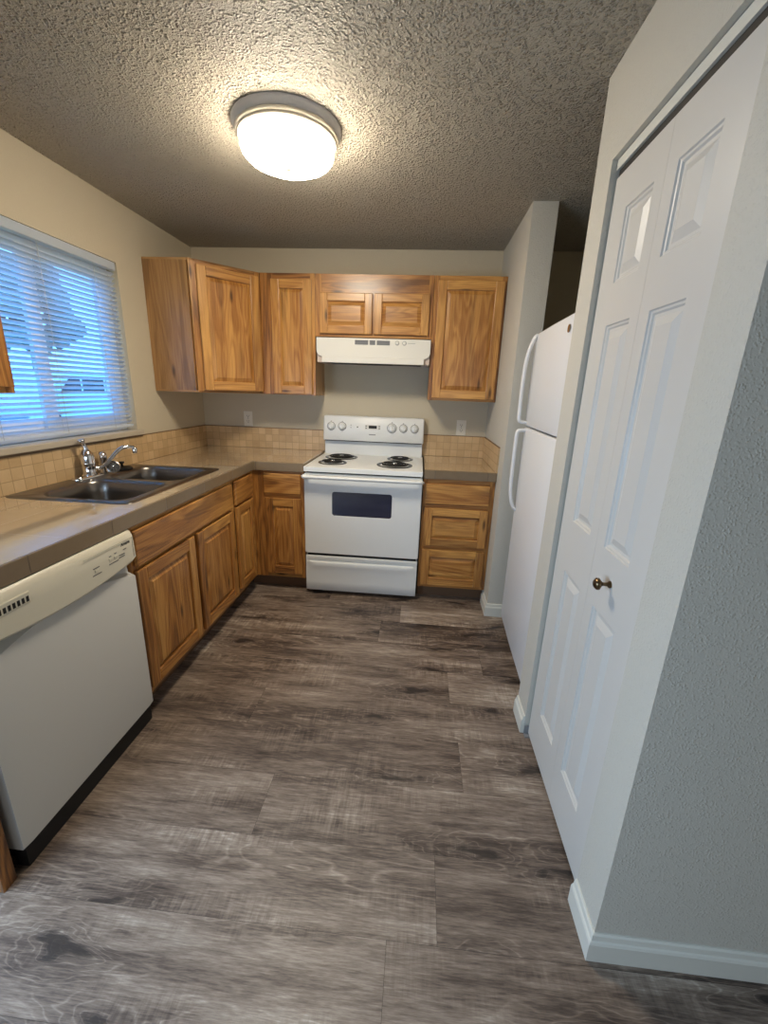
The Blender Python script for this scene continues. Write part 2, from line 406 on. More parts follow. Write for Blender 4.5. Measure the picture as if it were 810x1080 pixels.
# ------------------------------------------------------------------ walls and ceiling
def wbox(name, mat, *boxes):
    b = B()
    for p0, p1 in boxes: b.box(p0, p1, 2, .5, .5)
    return struct(b.done(name, mat))
wbox('ceiling', MC, ((-.1, -6.6, H), (5.1, .1, H+.1)))
y0, y1, z0, z1 = WIN
wbox('wall_left', MW, ((-.12, y1, 0), (0, .1, H)), ((-.12, y0, 0), (0, y1, z0-.028)), ((-.12, y0, z1), (0, y1, H)), ((-.12, -6.6, 0), (0, y0, H)))
wbox('wall_back', MW, ((0, 0, 0), (3.2, .1, H)))
wbox('wall_wing', MWG, ((XR, WY, 0), (WX1, 0, H)))
wbox('wall_alcove', MW, ((3.2, YC1-.115, 0), (3.3, .1, H)))
wbox('wall_closet', MWG, ((XC, YC1-.134, 0), (3.2, YC1, H)), ((XC, YC2, 0), (XC+.115, YD2, H)), ((XC, YD2, ZD), (XC+.115, YD1, H)),
     ((XC+.115, YC2, 0), (5.0, YC2+.115, H)))
wbox('wall_closet_back', MW, ((3.0, YC2+.115, 0), (3.1, YC1-.134, H)))
wbox('wall_right', MW, ((5.0, -6.6, 0), (5.1, YC2+.115, H)))
wbox('wall_rear', MW, ((-.1, -6.6, 0), (5, -6.5, H)))

# baseboards: stepped profile, (out from wall, height)
BP = [(0, 0), (.014, 0), (.014, .060), (.0115, .066), (.0085, .069), (.0065, .083), (.003, .087), (0, .087)]
def baseboard(name, runs):
    b = B()
    for kind, w, a0, a1, m0, m1 in runs:     # kind: direction the board faces; m = mitre at the ends (outside corner)
        rows = []
        for a, m, sg in ((a0, m0, -1), (a1, m1, 1)):
            row = []
            for u, v in BP:
                aa = a + sg*u*m
                row.append({'-x': (w-u, aa, v), '-y': (aa, w-u, v)}[kind])
            rows.append(row)
        b.quadgrid(rows, True, True, smooth=False)
    return struct(b.done(name, MT))
baseboard('baseboard_wing', [('-x', XR, WY, -.60, 1, 0), ('-y', WY, XR, WX1, 1, 0)])
baseboard('baseboard_closet_far', [('-x', XC, YD1+.002, YC1, 0, 0)])
baseboard('baseboard_closet', [('-x', XC, YC2, YD2-.002, 1, 0), ('-y', YC2, XC, 5.0, 1, 0)])

# ------------------------------------------------------------------ window
b = B(); f0 = .052
fx0, fx1 = -.112, -.062
def frame_rect(b, ya, yb, za, zb, w, xa, xb):
    b.box((xa, ya, za), (xb, ya+w, zb)); b.box((xa, yb-w, za), (xb, yb, zb))
    b.box((xa, ya+w, za), (xb, yb-w, za+w)); b.box((xa, ya+w, zb-w), (xb, yb-w, zb))
win = struct(bpy.data.objects.new('window_1', None)); COL.objects.link(win); win.location = (0, 0, 0)
b = B(); frame_rect(b, y0, y1, z0, z1, f0, fx0, fx1); b.done('window_frame', MPAINT, win, .003)
ym = -1.345
b = B(); frame_rect(b, y0+.05, ym+.05, z0+.05, z1-.05, .05, -.108, -.088); b.done('sash', MPAINT, win, .002)
b = B(); frame_rect(b, ym-.05, y1-.05, z0+.05, z1-.05, .05, -.086, -.066); b.done('sash', MPAINT, win, .002)
b = B(); b.box((-.099, y0+.1, z0+.1), (-.096, ym, z1-.1)); b.done('pane', MGLASS, win)
b = B(); b.box((-.078, ym, z0+.1), (-.075, y1-.1, z1-.1)); b.done('pane', MGLASS, win)
b = B(); b.box((-.115, y0-.02, z0-.028), (.030, y1+.024, z0)); struct(b.done('trim_1', MSILL, None, .004), 'window sill board above the tile')
b = B(); b.box((0, y0-.02, z0-.040), (.014, y1+.024, z0-.028)); struct(b.done('sill_shade_strip', plain('sill_shadow_strip', lin(120, 100, 78), .6)))  # brown strip paints in the shade under the sill board

# blind
bl = thing('window_blind', 'white slatted blind hanging half open in the window above the sink', 'blind', (0, 0, 0))
ya, yb = y0+.006, y1-.012
b = B(); b.box((-.036, ya, 1.992), (-.001, yb, 2.033)); b.done('headrail', MBLIND, bl, .003)
NS = 34; b = B(); pitch = (1.970-1.176)/(NS-1); ti = math.radians(33); hw = .0135
for i in range(NS):
    zc = 1.176 + pitch*i; prof = []
    for k in range(7):
        s_ = -1+2*k/6; prof.append((s_*hw, .0022*(1-s_*s_)))
    top = [(-.020 + u*math.cos(ti) - v*math.sin(ti), zc + u*math.sin(ti) + v*math.cos(ti)) for u, v in prof]
    bot = [(x-.0002, z-.0009) for x, z in top]
    loop = top + bot[::-1]
    b.quadgrid([[(x, ya+.003, z) for x, z in loop], [(x, yb-.003, z) for x, z in loop]], True, True)
b.done('slats', MBLIND, bl, sharp=50)
b = B(); b.box((-.032, ya+.002, 1.146), (-.008, yb-.002, 1.160)); b.done('bottom_rail', MBLIND, bl, .003)
for yy in (ya+.16, -1.345, yb-.16):
    b = B(); b.tube([(-.0075, yy, 1.15), (-.0075, yy, 2.0)], .0009, 6); b.tube([(-.0335, yy, 1.15), (-.0335, yy, 2.0)], .0009, 6); b.done('ladder_cord', MPLA, bl)

# ------------------------------------------------------------------ wooden cabinet parts (local: x along width, front faces -y)
def rtone(lo=.15, hi=.75): return random.uniform(lo, hi)
def panel_door(name, parent, x0, x1, z0, z1, yf=-.020, t=.019, st=.056, grain=2, base=None):
    b = B(); w, h = x1-x0, z1-z0; lo, hi = (0, .6) if base is None else base
    rl = st
    if grain == 2:
        b.box((x0, yf, z0), (x0+st, yf+t, z1), 2, rtone(lo, hi)); b.box((x1-st, yf, z0), (x1, yf+t, z1), 2, rtone(lo, hi))
        b.box((x0+st, yf, z0), (x1-st, yf+t, z0+rl), 0, rtone(lo, hi)); b.box((x0+st, yf, z1-rl), (x1-st, yf+t, z1), 0, rtone(lo, hi))
    else:
        b.box((x0, yf, z0), (x0+st, yf+t, z1), 2, rtone(lo, hi)); b.box((x1-st, yf, z0), (x1, yf+t, z1), 2, rtone(lo, hi))
        b.box((x0+st, yf, z0), (x1-st, yf+t, z0+rl), 0, rtone(lo, hi)); b.box((x0+st, yf, z1-rl), (x1-st, yf+t, z1), 0, rtone(lo, hi))
    d = b.done(name, MWOOD, parent, .0035)
    # raised centre panel
    b = B(); tone, seed = rtone(lo, hi), rs()
    a0, a1, c0, c1 = x0+st, x1-st, z0+rl, z1-rl
    def ring(i, y): return [(a0+i, y, c0+i), (a1-i, y, c0+i), (a1-i, y, c1-i), (a0+i, y, c1-i)]
    R = [ring(-.002, yf+t-.002), ring(-.002, yf+.013), ring(.003, yf+.0135), ring(.025, yf+.0035), ring(.0265, yf+.001)]
    def uvp(p): return (p[grain]+seed*7.3, p[0 if grain == 2 else 2]+seed*3.1)
    for A, C in zip(R, R[1:]):
        for i in range(4):
            q = [A[i], A[(i+1) % 4], C[(i+1) % 4], C[i]]; b.face(q, [uvp(p) for p in q], tone, seed)
    for q in (R[-1], R[0][::-1]): b.face(q, [uvp(p) for p in q], tone, seed)
    p = b.done('raised_panel', MWOOD, d, weld=True)
    return d
def slab_front(name, parent, x0, x1, z0, z1, yf=-.020, tone=None):
    b = B(); b.box((x0, yf, z0), (x1, yf+.019, z1), 0, rtone(0, .7) if tone is None else tone)
    return b.done(name, MWOOD, parent, .006, 3)
def face_frame(parent, w, z0, z1, stiles, rails, y=0.0, t=.019, mids=()):
    """stiles: (x0,x1) full height; rails: (x0,x1,z0,z1)."""
    b = B()
    for s in stiles: b.box((s[0], y, z0), (s[1], y+t, z1), 2, s[2] if len(s) > 2 else rtone(.05, .6))
    for r in mids: b.box((r[0], y, r[2]), (r[1], y+t, r[3]), 2, .3)
    for r in rails: b.box((r[0], y, r[2]), (r[1], y+t, r[3]), 0, rtone(.05, .5))
    return b.done('face_frame', MWOOD, parent, .001, 1)
def carcass(parent, w, d, z0, z1, left=True, right=True, top=False, mat=None, back=True):
    b = B(); t = .012
    if left: b.box((0, .019, z0), (t, d, z1), 2, .4)
    if right: b.box((w-t, .019, z0), (w, d, z1), 2, .4)
    b.box((t, .019, z0), (w-t, d, z0+t), 0, .4)
    if top: b.box((t, .019, z1-t), (w-t, d, z1), 0, .4)
    if back: b.box((t, d-.006, z0+t), (w-t, d, z1-(t if top else 0)), 2, .4)
    return b.done('carcass', mat or MOAK, parent)
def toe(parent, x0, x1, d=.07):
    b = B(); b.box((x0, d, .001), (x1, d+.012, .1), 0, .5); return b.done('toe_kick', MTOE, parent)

ZB, ZT = .100, CT-.060        # base box bottom and top
# sink base (left run, faces +x)
def left_unit(name, label, cat, ylo, w): return thing(name, label, cat, (FY, ylo, 0), PI/2)
LY0 = -1.880
c = left_unit('sink_base_cabinet', 'wide wooden base cabinet with two doors under the sink, next to the dishwasher', 'cabinet', LY0, .92)
w = .922
face_frame(c, w, ZB, ZT, [(0, .030), (w-.030, w)], [(.03, w-.03, ZB, .140), (.03, w-.03, .672, .708), (.03, w-.03, .840, ZT)], mids=[(.446, .474, .140, .672)])
carcass(c, w, .60, ZB, ZT); toe(c, 0, w)
slab_front('false_drawer_front', c, .016, w-.030, .698, .848, tone=.35)
panel_door('door', c, .010, .444, .134, .682, base=(.2, .55)); panel_door('door', c, .474, w-.024, .134, .682, base=(.2, .55))
# narrow base at the corner (left run)
c = left_unit('base_cabinet', 'narrow wooden base cabinet with one drawer and door, left of the inside corner', 'cabinet', LY0+w, .33)
w2 = -.6255-(LY0+w)
face_frame(c, w2, ZB, ZT, [(0, .022), (w2-.030, w2-.0005)], [(.022, w2-.03, ZB, .145), (.022, w2-.03, .684, .706), (.022, w2-.03, .846, ZT)])
b = B(); b.box((0, .019, ZB), (w2, .60, ZB+.012), 0, .4); b.box((0, .589, ZB+.012), (w2, .60, ZT), 2, .4); b.done('carcass', MOAK, c); toe(c, 0, w2)
slab_front('drawer', c, .020, w2-.042, .702, .850, tone=.45); panel_door('door', c, .024, w2-.046, .140, .688, base=(.2, .5), st=.05)
# base left of the range (back run, faces -y)
c = thing('base_cabinet', 'narrow wooden base cabinet with knotted drawer beside the range, in the back corner', 'cabinet', (FY+.0005, -FY, 0))
w3 = XS0-FY-.006
face_frame(c, w3, ZB, ZT, [(0, .082, .5), (w3-.026, w3)], [(.082, w3-.026, ZB, .140), (.082, w3-.026, .682, .718), (.082, w3-.026, .846, ZT)])
b = B(); b.box((.02, .019, ZB), (w3, .58, ZB+.012), 0, .4); b.box((w3-.012, .019, ZB+.012), (w3, .60, ZT), 2, .4); b.done('carcass', MOAK, c); toe(c, -.058, w3)
slab_front('drawer', c, .080, w3-.020, .716, .852, tone=.3); panel_door('door', c, .084, w3-.018, .134, .684, base=(.2, .6))
# drawer base right of the range
c = thing('drawer_base_cabinet', 'wooden base cabinet with three stacked drawers to the right of the range', 'cabinet', (XS1+.003, -FY, 0))
w4 = XR-XS1-.005
face_frame(c, w4, ZB, ZT, [(0, .024), (w4-.034, w4)], [(.024, w4-.034, ZB, .128), (.024, w4-.034, .380, .414), (.024, w4-.034, .670, .704), (.024, w4-.034, .836, ZT)])
carcass(c, w4, .60, ZB, ZT); toe(c, 0, w4)
slab_front('drawer', c, .017, w4-.030, .704, .839, tone=.25)
for za, zb_ in ((.412, .673), (.124, .382)): panel_door('drawer', c, .017, w4-.028, za, zb_, grain=0, base=(.0, .22), st=.052)
# end panel beyond the dishwasher
b = B(); b.box((.01, -2.567, .0), (FY+.002, -2.527, ZT), 2, .95); tag(b.done('end_panel', MWOOD, None, .002), 'upright wooden end panel at the near end of the dishwasher', 'cabinet panel')

# upper cabinets; most wood tones set paler to paint in their stronger light
UZ0, UZ1, UD = 1.354, 2.129, .290
def upper(name, label, loc, rz=0.0): return thing(name, label, 'cabinet', loc, rz)
# diagonal corner cabinet
c = upper('corner_wall_cabinet', 'tall corner wall cabinet with an angled door and plain oak side', (0, 0, 0))
b = B(); A = [(.002, -.002), (.002, -.607), (.290, -.607), (.607, -.290), (.607, -.002)]
for z in (UZ0, UZ1-.012):
    b.quadgrid([[(x, y, z) for x, y in A], [(x, y, z+.012) for x, y in A]], True, True, .5, .3, False)
b.box((.002, -.607, UZ0+.012), (.277, -.595, UZ1-.012), 2, .55, .37)
b.box((.002, -.595, UZ0+.012), (.014, -.002, UZ1-.012), 2, .5)
b.box((.014, -.014, UZ0+.012), (.607, -.002, UZ1-.012), 2, .5)
b.done('body', MOAK, c)
fr = bpy.data.objects.new('front', None); COL.objects.link(fr); fr.parent = c; fr.location = (.290, -.607, 0); fr.rotation_euler = (0, 0, PI/4)
L = .4483
def upframe(parent, w, stiles, rails, z0=UZ0, z1=UZ1, mids=()): return face_frame(parent, w, z0, z1, stiles, rails, mids=mids)
upframe(fr, L, [(.0, .046, .35), (L-.030, L, .3)], [(.046, L-.030, UZ0, 1.384), (.046, L-.030, 2.088, UZ1)])
panel_door('door', fr, .040, L-.014, 1.370, 2.099, base=(.0, .18))
# keep the hierarchy to thing > part > sub-part: hang the angled pieces straight on the cabinet
for o in list(fr.children):
    o.parent = c; o.location = fr.location; o.rotation_euler = fr.rotation_euler
bpy.data.objects.remove(fr)
# narrow wall cabinet between corner and hood
c = upper('wall_cabinet', 'narrow single-door wall cabinet between the corner cabinet and the range hood', (.608, -UD, 0))
w = XS0-.608
upframe(c, w, [(0, .086, .5), (w-.030, w, .3)], [(.086, w-.03, UZ0, 1.380), (.086, w-.03, 2.082, UZ1)])
carcass(c, w, UD-.002, UZ0, UZ1, top=True); panel_door('door', c, .080, w-.020, 1.362, 2.091, base=(.0, .22))
# cabinet over the hood
c = upper('wall_cabinet', 'short two-door wall cabinet directly above the white range hood', (XS0+.001, -UD, 0))
w = XS1-XS0-.002; z0h = 1.7455
upframe(c, w, [(0, .045, .2), (w-.030, w, .4)], [(.045, w-.03, z0h, 1.772), (.045, w-.03, 2.000, UZ1)], z0h, UZ1, [(.384, .410, 1.772, 2.000)])
carcass(c, w, UD-.002, z0h, UZ1, top=True)
panel_door('door', c, .037, .388, 1.764, 2.014, grain=0, base=(.0, .2), st=.05); panel_door('door', c, .402, w-.022, 1.765, 2.014, grain=0, base=(.0, .25), st=.05)
# right of the hood
c = upper('wall_cabinet', 'tall single-door wall cabinet to the right of the range hood', (XS1+.001, -UD, 0))
w = XR-XS1-.003
upframe(c, w, [(0, .034, .5), (w-.030, w, .4)], [(.034, w-.03, UZ0, 1.386), (.034, w-.03, 2.084, UZ1)])
carcass(c, w, UD-.002, UZ0, UZ1, top=True); panel_door('door', c, .026, w-.016, 1.370, 2.099, base=(.0, .25))
# wall cabinet at the near side of the window
c = upper('wall_cabinet', 'wooden wall cabinet on the near side of the window, mostly out of frame', (UD, -2.62, 0), PI/2)
w = .734
upframe(c, w, [(0, .030), (w-.034, w, .7)], [(.03, w-.034, UZ0, 1.392), (.03, w-.034, 2.084, UZ1)])
carcass(c, w, UD-.002, UZ0, UZ1, top=True); panel_door('door', c, .016, .36, 1.375, 2.099, base=(.4, .8)); panel_door('door', c, .374, w-.016, 1.375, 2.099, base=(.4, .8))

# ------------------------------------------------------------------ counters and splash
def uvbox(b, p0, p1):
    b.box(p0, p1, 0, .5, 0)
SX0, SX1, SY0, SY1 = .020, .567, -1.768, -.953   # sink rim
c = thing('countertop', 'L-shaped tan tile countertop holding the sink', 'countertop', (0, 0, 0))
b = B(); e = .012; z0c = ZT+.001
for x0, x1, ya_, yb_ in ((.001, CX-e, -2.585, -1.742), (.535, CX-e, -1.742, -.975), (.001, .105, -1.742, -.975), (.001, CX-e, -.975, -.001), (CX-e, XS0-.004, -CY+e, -.001)):
    b.box((x0, ya_, z0c), (x1, yb_, CT), 0, .5, 0)
for f in b.bm.faces:
    for l in f.loops: l[b.uv].uv = (l.vert.co.x, l.vert.co.y+.145)
b.done('top_slab', MCT, c)
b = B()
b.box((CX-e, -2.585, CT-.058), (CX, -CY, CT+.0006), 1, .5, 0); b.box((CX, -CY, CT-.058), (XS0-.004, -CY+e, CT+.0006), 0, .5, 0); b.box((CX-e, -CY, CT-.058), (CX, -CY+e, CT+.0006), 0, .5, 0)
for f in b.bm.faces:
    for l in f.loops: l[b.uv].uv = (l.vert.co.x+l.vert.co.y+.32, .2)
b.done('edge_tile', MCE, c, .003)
c = thing('countertop', 'short tan countertop over the drawers to the right of the range', 'countertop', (0, 0, 0))
b = B(); b.box((XS1+.004, -CY+e, z0c), (XR-.001, -.001, CT), 0, .5, 0)
for f in b.bm.faces:
    for l in f.loops: l[b.uv].uv = (l.vert.co.x+.05, l.vert.co.y+.145)
b.done('top_slab', MCT, c)
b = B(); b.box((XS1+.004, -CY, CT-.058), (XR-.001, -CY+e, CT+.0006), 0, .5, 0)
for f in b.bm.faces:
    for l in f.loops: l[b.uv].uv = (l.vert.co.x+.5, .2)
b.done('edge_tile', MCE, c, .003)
BT = 1.091
def splash(name, label, boxes, lines):
    c = thing(name, label, 'backsplash')
    b = B()
    for p0, p1 in boxes: b.box(p0, p1, 0, .5, 0)
    for f in b.bm.faces:
        for l in f.loops: l[b.uv].uv = (l.vert.co.x+l.vert.co.y, l.vert.co.z-CT)
    b.done('tile_field', MBS, c)
    b = B()
    for p0, p1 in lines: b.box(p0, p1)
    b.done('edge_trim', plain('brown_grout', lin(128, 102, 72), .6), c)
splash('backsplash', 'beige mosaic tile backsplash running behind the sink and into the corner',
       [((.0005, -2.58, CT+.001), (.010, -.0005, BT-.005)), ((.010, -.010, CT+.001), (XS0+.004, -.0005, BT-.005))],
       [((.0005, -.815, BT-.005), (.0105, -.0005, BT)), ((.0105, -.0105, BT-.005), (XS0+.004, -.0005, BT))])
splash('backsplash', 'beige tile backsplash behind the short counter between range and wing wall',
       [((XS1-.02, -.010, CT+.001), (XR-.010, -.0005, BT-.005)), ((XR-.010, -CY, CT+.001), (XR-.0005, -.0005, BT-.005))],
       [((XS1-.02, -.0105, BT-.005), (XR-.0105, -.0005, BT)), ((XR-.0105, -CY, BT-.005), (XR-.0005, -.0005, BT))])

# ------------------------------------------------------------------ sink
c = thing('kitchen_sink', 'double-bowl stainless steel sink set in the counter under the window', 'sink', (0, 0, 0))
b = B(); zr = CT+.0045
bowls = [(.122, .524, -1.338, -.990), (.122, .524, -1.735, -1.382)]
loops = [rrect(SX0, SX1, SY0, SY1, .03, 6)] + [rrect(x0, x1, ya_, yb_, .075, 8) for x0, x1, ya_, yb_ in bowls]
edges = []; lv = []
for lp in loops:
    vs = [b.bm.verts.new((x, y, zr)) for x, y in lp]; lv.append(vs)
    edges += [b.bm.edges.new((vs[i], vs[(i+1) % len(vs)])) for i in range(len(vs))]
bmesh.ops.triangle_fill(b.bm, use_beauty=True, use_dissolve=False, edges=edges)
def skin(rings):
    for A_, C_ in zip(rings, rings[1:]):
        n_ = len(A_)
        for i in range(n_):
            f = b.bm.faces.new((A_[i], A_[(i+1) % n_], C_[(i+1) % n_], C_[i])); f.smooth = True
o2 = [b.bm.verts.new((x, y, CT+.0006)) for x, y in rrect(SX0-.004, SX1+.004, SY0-.004, SY1+.004, .033, 6)]
skin([lv[0], o2])
for (x0, x1, ya_, yb_), vs in zip(bowls, lv[1:]):
    rings = [vs]
    for ins, dz, r in ((.004, -.003, .073), (.010, -.014, .070), (.016, -.06, .068), (.022, -.13, .065), (.036, -.155, .06), (.065, -.166, .05), (.14, -.172, .035)):
        rings.append([b.bm.verts.new((x, y, zr+dz)) for x, y in rrect(x0+ins, x1-ins, ya_+ins, yb_-ins, r, 8)])
    skin(rings); f = b.bm.faces.new(rings[-1])
b.done('basin', MSS, c, sharp=50)
for x0, x1, ya_, yb_ in bowls:
    b = B(); b.lathe([(.0, .002), (.03, .002), (.042, .006), (.046, .004), (.046, .0)], ((x0+x1)/2, (ya_+yb_)/2, zr-.172), seg=24); b.done('drain', MCHR, c)

# faucet
zf = zr+.001
c = thing('faucet', 'chrome single-lever kitchen faucet with curved spout behind the sink bowls', 'faucet', (.066, -1.345, zf))
b = B(); r_ = [(x, y) for x, y in rrect(-.030, .030, -.105, .080, .029, 8)]
b.quadgrid([[(x, y, 0) for x, y in r_], [(x, y, .006) for x, y in r_], [(x*.86, y*.97, .012) for x, y in r_]], True, True); b.done('deck_plate', MCHR, c, sharp=50)
b = B(); b.lathe([(.033, .010), (.034, .016), (.029, .022), (.030, .064), (.033, .068), (.033, .073), (.031, .077), (.031, .104), (.027, .120), (.017, .134), (.012, .140), (.0, .142)], (0, 0, 0), seg=32); b.done('body', MCHR, c)
b = B(); b.tube(spline([(0, 0, .130), (-.001, -.002, .150), (-.004, -.008, .172), (-.007, -.013, .186), (-.008, -.0145, .194)], 5), [k*1.25 for k in [.010, .0095, .009, .0085, .008, .008, .0075, .007, .007, .0075, .008, .0095, .011, .0125, .0135, .014, .014, .013, .012, .009, .004]], 14)
b.done('lever', MCHR, c, sharp=60)
b = B(); sp = spline([(.020, .020, .044), (.034, .036, .042), (.050, .056, .058), (.072, .084, .096), (.092, .112, .128), (.110, .138, .139), (.126, .162, .138), (.134, .172, .133)], 6)
b.tube(sp, .0098, 14); b.done('spout', MCHR, c, sharp=60)
b = B(); b.lathe([(.0105, .030), (.013, .026), (.013, .004), (.011, 0), (.0, 0)], (.135, .173, .104), seg=20); b.done('aerator', MCHR, c)
c = thing('side_sprayer', 'short chrome side sprayer standing behind the faucet spout', 'sprayer', (.056, -1.232, zf))
b = B(); b.lathe([(.024, 0), (.024, .006), (.017, .012), (.016, .045), (.019, .060), (.023, .078), (.024, .090), (.020, .104), (.010, .112), (.0, .114)], (0, 0, 0), seg=24); b.done('body', MCHR, c)
c = thing('sink_strainer', 'round chrome sink strainer basket propped upright beside the side sprayer', 'strainer', (.112, -1.232, zf+.0325))
c.rotation_euler = (0, math.radians(72), math.radians(-55)); c.scale = (.76, .76, .76)
b = B(); b.lathe([(.0, 0.0), (.030, .0), (.031, .014), (.041, .016), (.042, .020), (.036, .022), (.033, .017), (.0, .016)], (0, 0, 0), seg=28); b.done('basket', MSS, c, sharp=40)
for k in range(4):
    a = k*PI/4; b = B(); b.box((-.030, -.002, .0165), (.030, .002, .0185)); o = b.done('spoke', MCHR, c); o.rotation_euler = (0, 0, a)
b = B(); b.lathe([(.005, .018), (.005, .028), (.009, .030), (.008, .036), (.0, .037)], (0, 0, 0), seg=14); b.done('knob', MCHR, c)
c = thing('sink_stopper', 'flat black rubber sink stopper lying behind the far sink bowl', 'stopper', (.076, -1.118, zf))
c.scale = (1.15, 1.15, 1.25)
b = B(); b.lathe([(.0, .0), (.044, .0), (.047, .004), (.040, .010), (.022, .013), (.0, .014)], (0, 0, 0), seg=28); b.done('disc', MRUB, c, sharp=50)
b = B(); b.lathe([(.006, .013), (.005, .024), (.012, .028), (.011, .034), (.0, .035)], (0, 0, 0), seg=16); b.done('knob', MRUB, c)

# ------------------------------------------------------------------ dishwasher (faces +x)
DY0, DY1 = -2.505, -1.888; dw = DY1-DY0
c = thing('dishwasher', 'white built-in dishwasher under the counter beside the sink cabinet', 'dishwasher', (.600, DY0, 0), PI/2)
b = B(); b.box((.004, .012, .08), (dw-.004, .55, ZT-.004), 2, .5); b.done('tub', MBLK, c)
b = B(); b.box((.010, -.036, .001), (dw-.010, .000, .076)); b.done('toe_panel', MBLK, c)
b = B(); rows = []
for i in range(25):
    s_ = i/24; x = dw*s_; k = 4*s_*(1-s_); zt = .676+.054*k; e_ = .004 if i in (0, 24) else 0
    rows.append([(x, y+e_, z) for y, z in [(.010, .080), (-.044, .080), (-.048, .084), (-.048, zt-.004), (-.046, zt), (-.020, zt+.012), (-.012, .758), (.010, .758)]])
b.quadgrid(rows, True, True); b.done('door_panel', MDW, c, sharp=30)
# console: bulged, bottom edge sweeps down to the middle
b = B(); rows = []; N = 24
for i in range(N+1):
    s_ = i/N; x = dw*s_; k = 4*s_*(1-s_); zb_ = .752-.026*k
    e_ = .006 if i in (0, N) else 0
    prof = [(-.046, zb_-.006), (-.058, zb_-.002), (-.064, zb_+.006), (-.063, .80), (-.060, .845), (-.052, .860), (-.044, .866), (.010, .866), (.010, zb_-.006)]
    rows.append([(x, y+e_, z) for y, z in prof])
b.quadgrid(rows, True, True); b.done('control_panel', MDWC, c, sharp=35)
# steam vent near the near end
b = B(); b.box((.015, -.0650, .804), (.166, -.0585, .838)); v = b.done('vent', MDWC, c, .003)
for k in range(10):
    x = .030+.0135*k; b = B(); b.box((x, -.0656, .8095), (x+.008, -.0648, .8255)); b.done('slot', MBLK, v)
# printed key area
b = B(); x0, x1 = DY0*-1-2.142, DY0*-1-1.905
for p in (((x0, -.0642, .8415), (x1, -.0628, .8425)), ((x1, -.0644, .765), (x1+.0008, -.0628, .8425))): b.box(*p)
b.done('key_outline', plain('pale_print', lin(150, 146, 132), .6), c)
for x, z in ((.412, .787), (.480, .800), (.507, .800)):
    b = B(); b.box((x-.008, -.0650, z-.005), (x+.008, -.0626, z+.005)); b.done('key', MDWC, c, .001)
for x, z, wd in ((.412, .775, .040), (.412, .798, .028), (.494, .784, .046), (.480, .812, .010), (.507, .814, .010), (.538, .797, .030), (.536, .789, .030), (.556, .812, .016)):
    b = B(); b.box((x-wd/2, -.0642, z-.0013), (x+wd/2, -.0628, z+.0013)); b.done('key_print', MPRT, c)
lettering('logo_lettering', 'Amana', .017, MBLK, c, (dw-.052, -.0612, .8300), (PI/2, 0, 0))

# ------------------------------------------------------------------ range
RX0, RX1 = .991, 1.763; rw = RX1-RX0
c = thing('electric_range', 'white freestanding electric range with four black coil burners', 'range', (RX0, 0, 0))
b = B(); b.box((.004, -.610, .03), (rw-.004, -.020, .876)); b.done('chassis', MAPP, c)
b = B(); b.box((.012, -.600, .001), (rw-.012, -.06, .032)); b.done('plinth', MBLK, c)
b = B(); b.box((-.003, -.668, .882), (rw+.003, -.022, .915)); b.box((.004, -.612, .8755), (rw-.004, -.022, .8825)); b.done('cooktop', MAPP, c, .008, 3)
# backguard: recessed riser and leaning console
b = B(); b.box((.006, -.062, .914), (rw-.006, -.014, 1.050)); b.done('riser', MAPP, c, .004)
b = B(); rows = []
prof = [(-.016, 1.026), (-.092, 1.026), (-.097, 1.034), (-.084, 1.196), (-.072, 1.209), (-.016, 1.212)]
for x, sc in ((0, .86), (.004, .95), (.014, 1), (rw-.014, 1), (rw-.004, .95), (rw, .86)):
    rows.append([(x, -.016+(y+.016)*sc, 1.026+(z-1.026)*(1 if sc == 1 else .985 if sc > .9 else .95)) for y, z in prof])
b.quadgrid(rows, True, True); b.done('backguard', MAPP, c, sharp=40)
b = B(); b.box((.012, -.090, 1.0195), (rw-.012, -.060, 1.0255)); b.done('shadow_gap', MBLK, c)
tilt = math.atan2(.013, .162)
def on_console(x, z): return (x-RX0, -.0965+(z-1.034)*.0802, z)
for x, z, r in ((1.0526, 1.1316, .028), (1.1379, 1.1327, .028), (1.5194, 1.1325, .033), (1.6066, 1.1337, .028), (1.691, 1.1336, .028)):
    k = bpy.data.objects.new('knob', None)
    b = B(); b.lathe([(r, 0), (r, -.004), (r*.92, -.007), (r*.80, -.009), (r*.72, -.020), (r*.60, -.024), (.0, -.025)], (0, 0, 0), 'y', 28)
    k = b.done('knob', MAPP, c, sharp=40); k.location = on_console(x, z); k.rotation_euler = (-tilt, 0, 0)
    b = B(); b.box((-.0045, -.033, -r*.78), (.0045, -.020, r*.78)); b.done('grip', MAPP, k, .003)
    b = B(); b.lathe([(r+.004, -.0004), (r+.004, -.0012), (r+.0005, -.0012)], (0, 0, 0), 'y', 28); b.done('dial_ring', MGRY, k)
    b = B(); b.box((-.004, -.0011, r+.007), (.004, -.0003, r+.011)); b.done('dial_mark', MPRT, k)
def console_plate(name, x, z, w_, h_, mat, t=.002, parent=c):
    b = B(); b.box((-w_/2, -t, -h_/2), (w_/2, .002, h_/2)); o = b.done(name, mat, parent, .0006, 1); o.location = on_console(x, z); o.rotation_euler = (-tilt, 0, 0); return o
console_plate('clock_panel', 1.373, 1.1338, .118, .036, MPLA, .0012)
console_plate('clock_display', 1.373, 1.135, .062, .022, MBLK, .0022)
for dx in (-.050, .050):
    for dz in (-.008, .008): console_plate('button', 1.373+dx, 1.1338+dz, .012, .008, MGRY, .0026)
for dz in (-.009, .009): console_plate('oven_light', 1.205, 1.135+dz, .008, .005, MGRY)
console_plate('oven_light', 1.2557, 1.1310, .009, .009, MBLK)
console_plate('badge', 1.371, 1.078, .052, .007, MGRY, .0008)
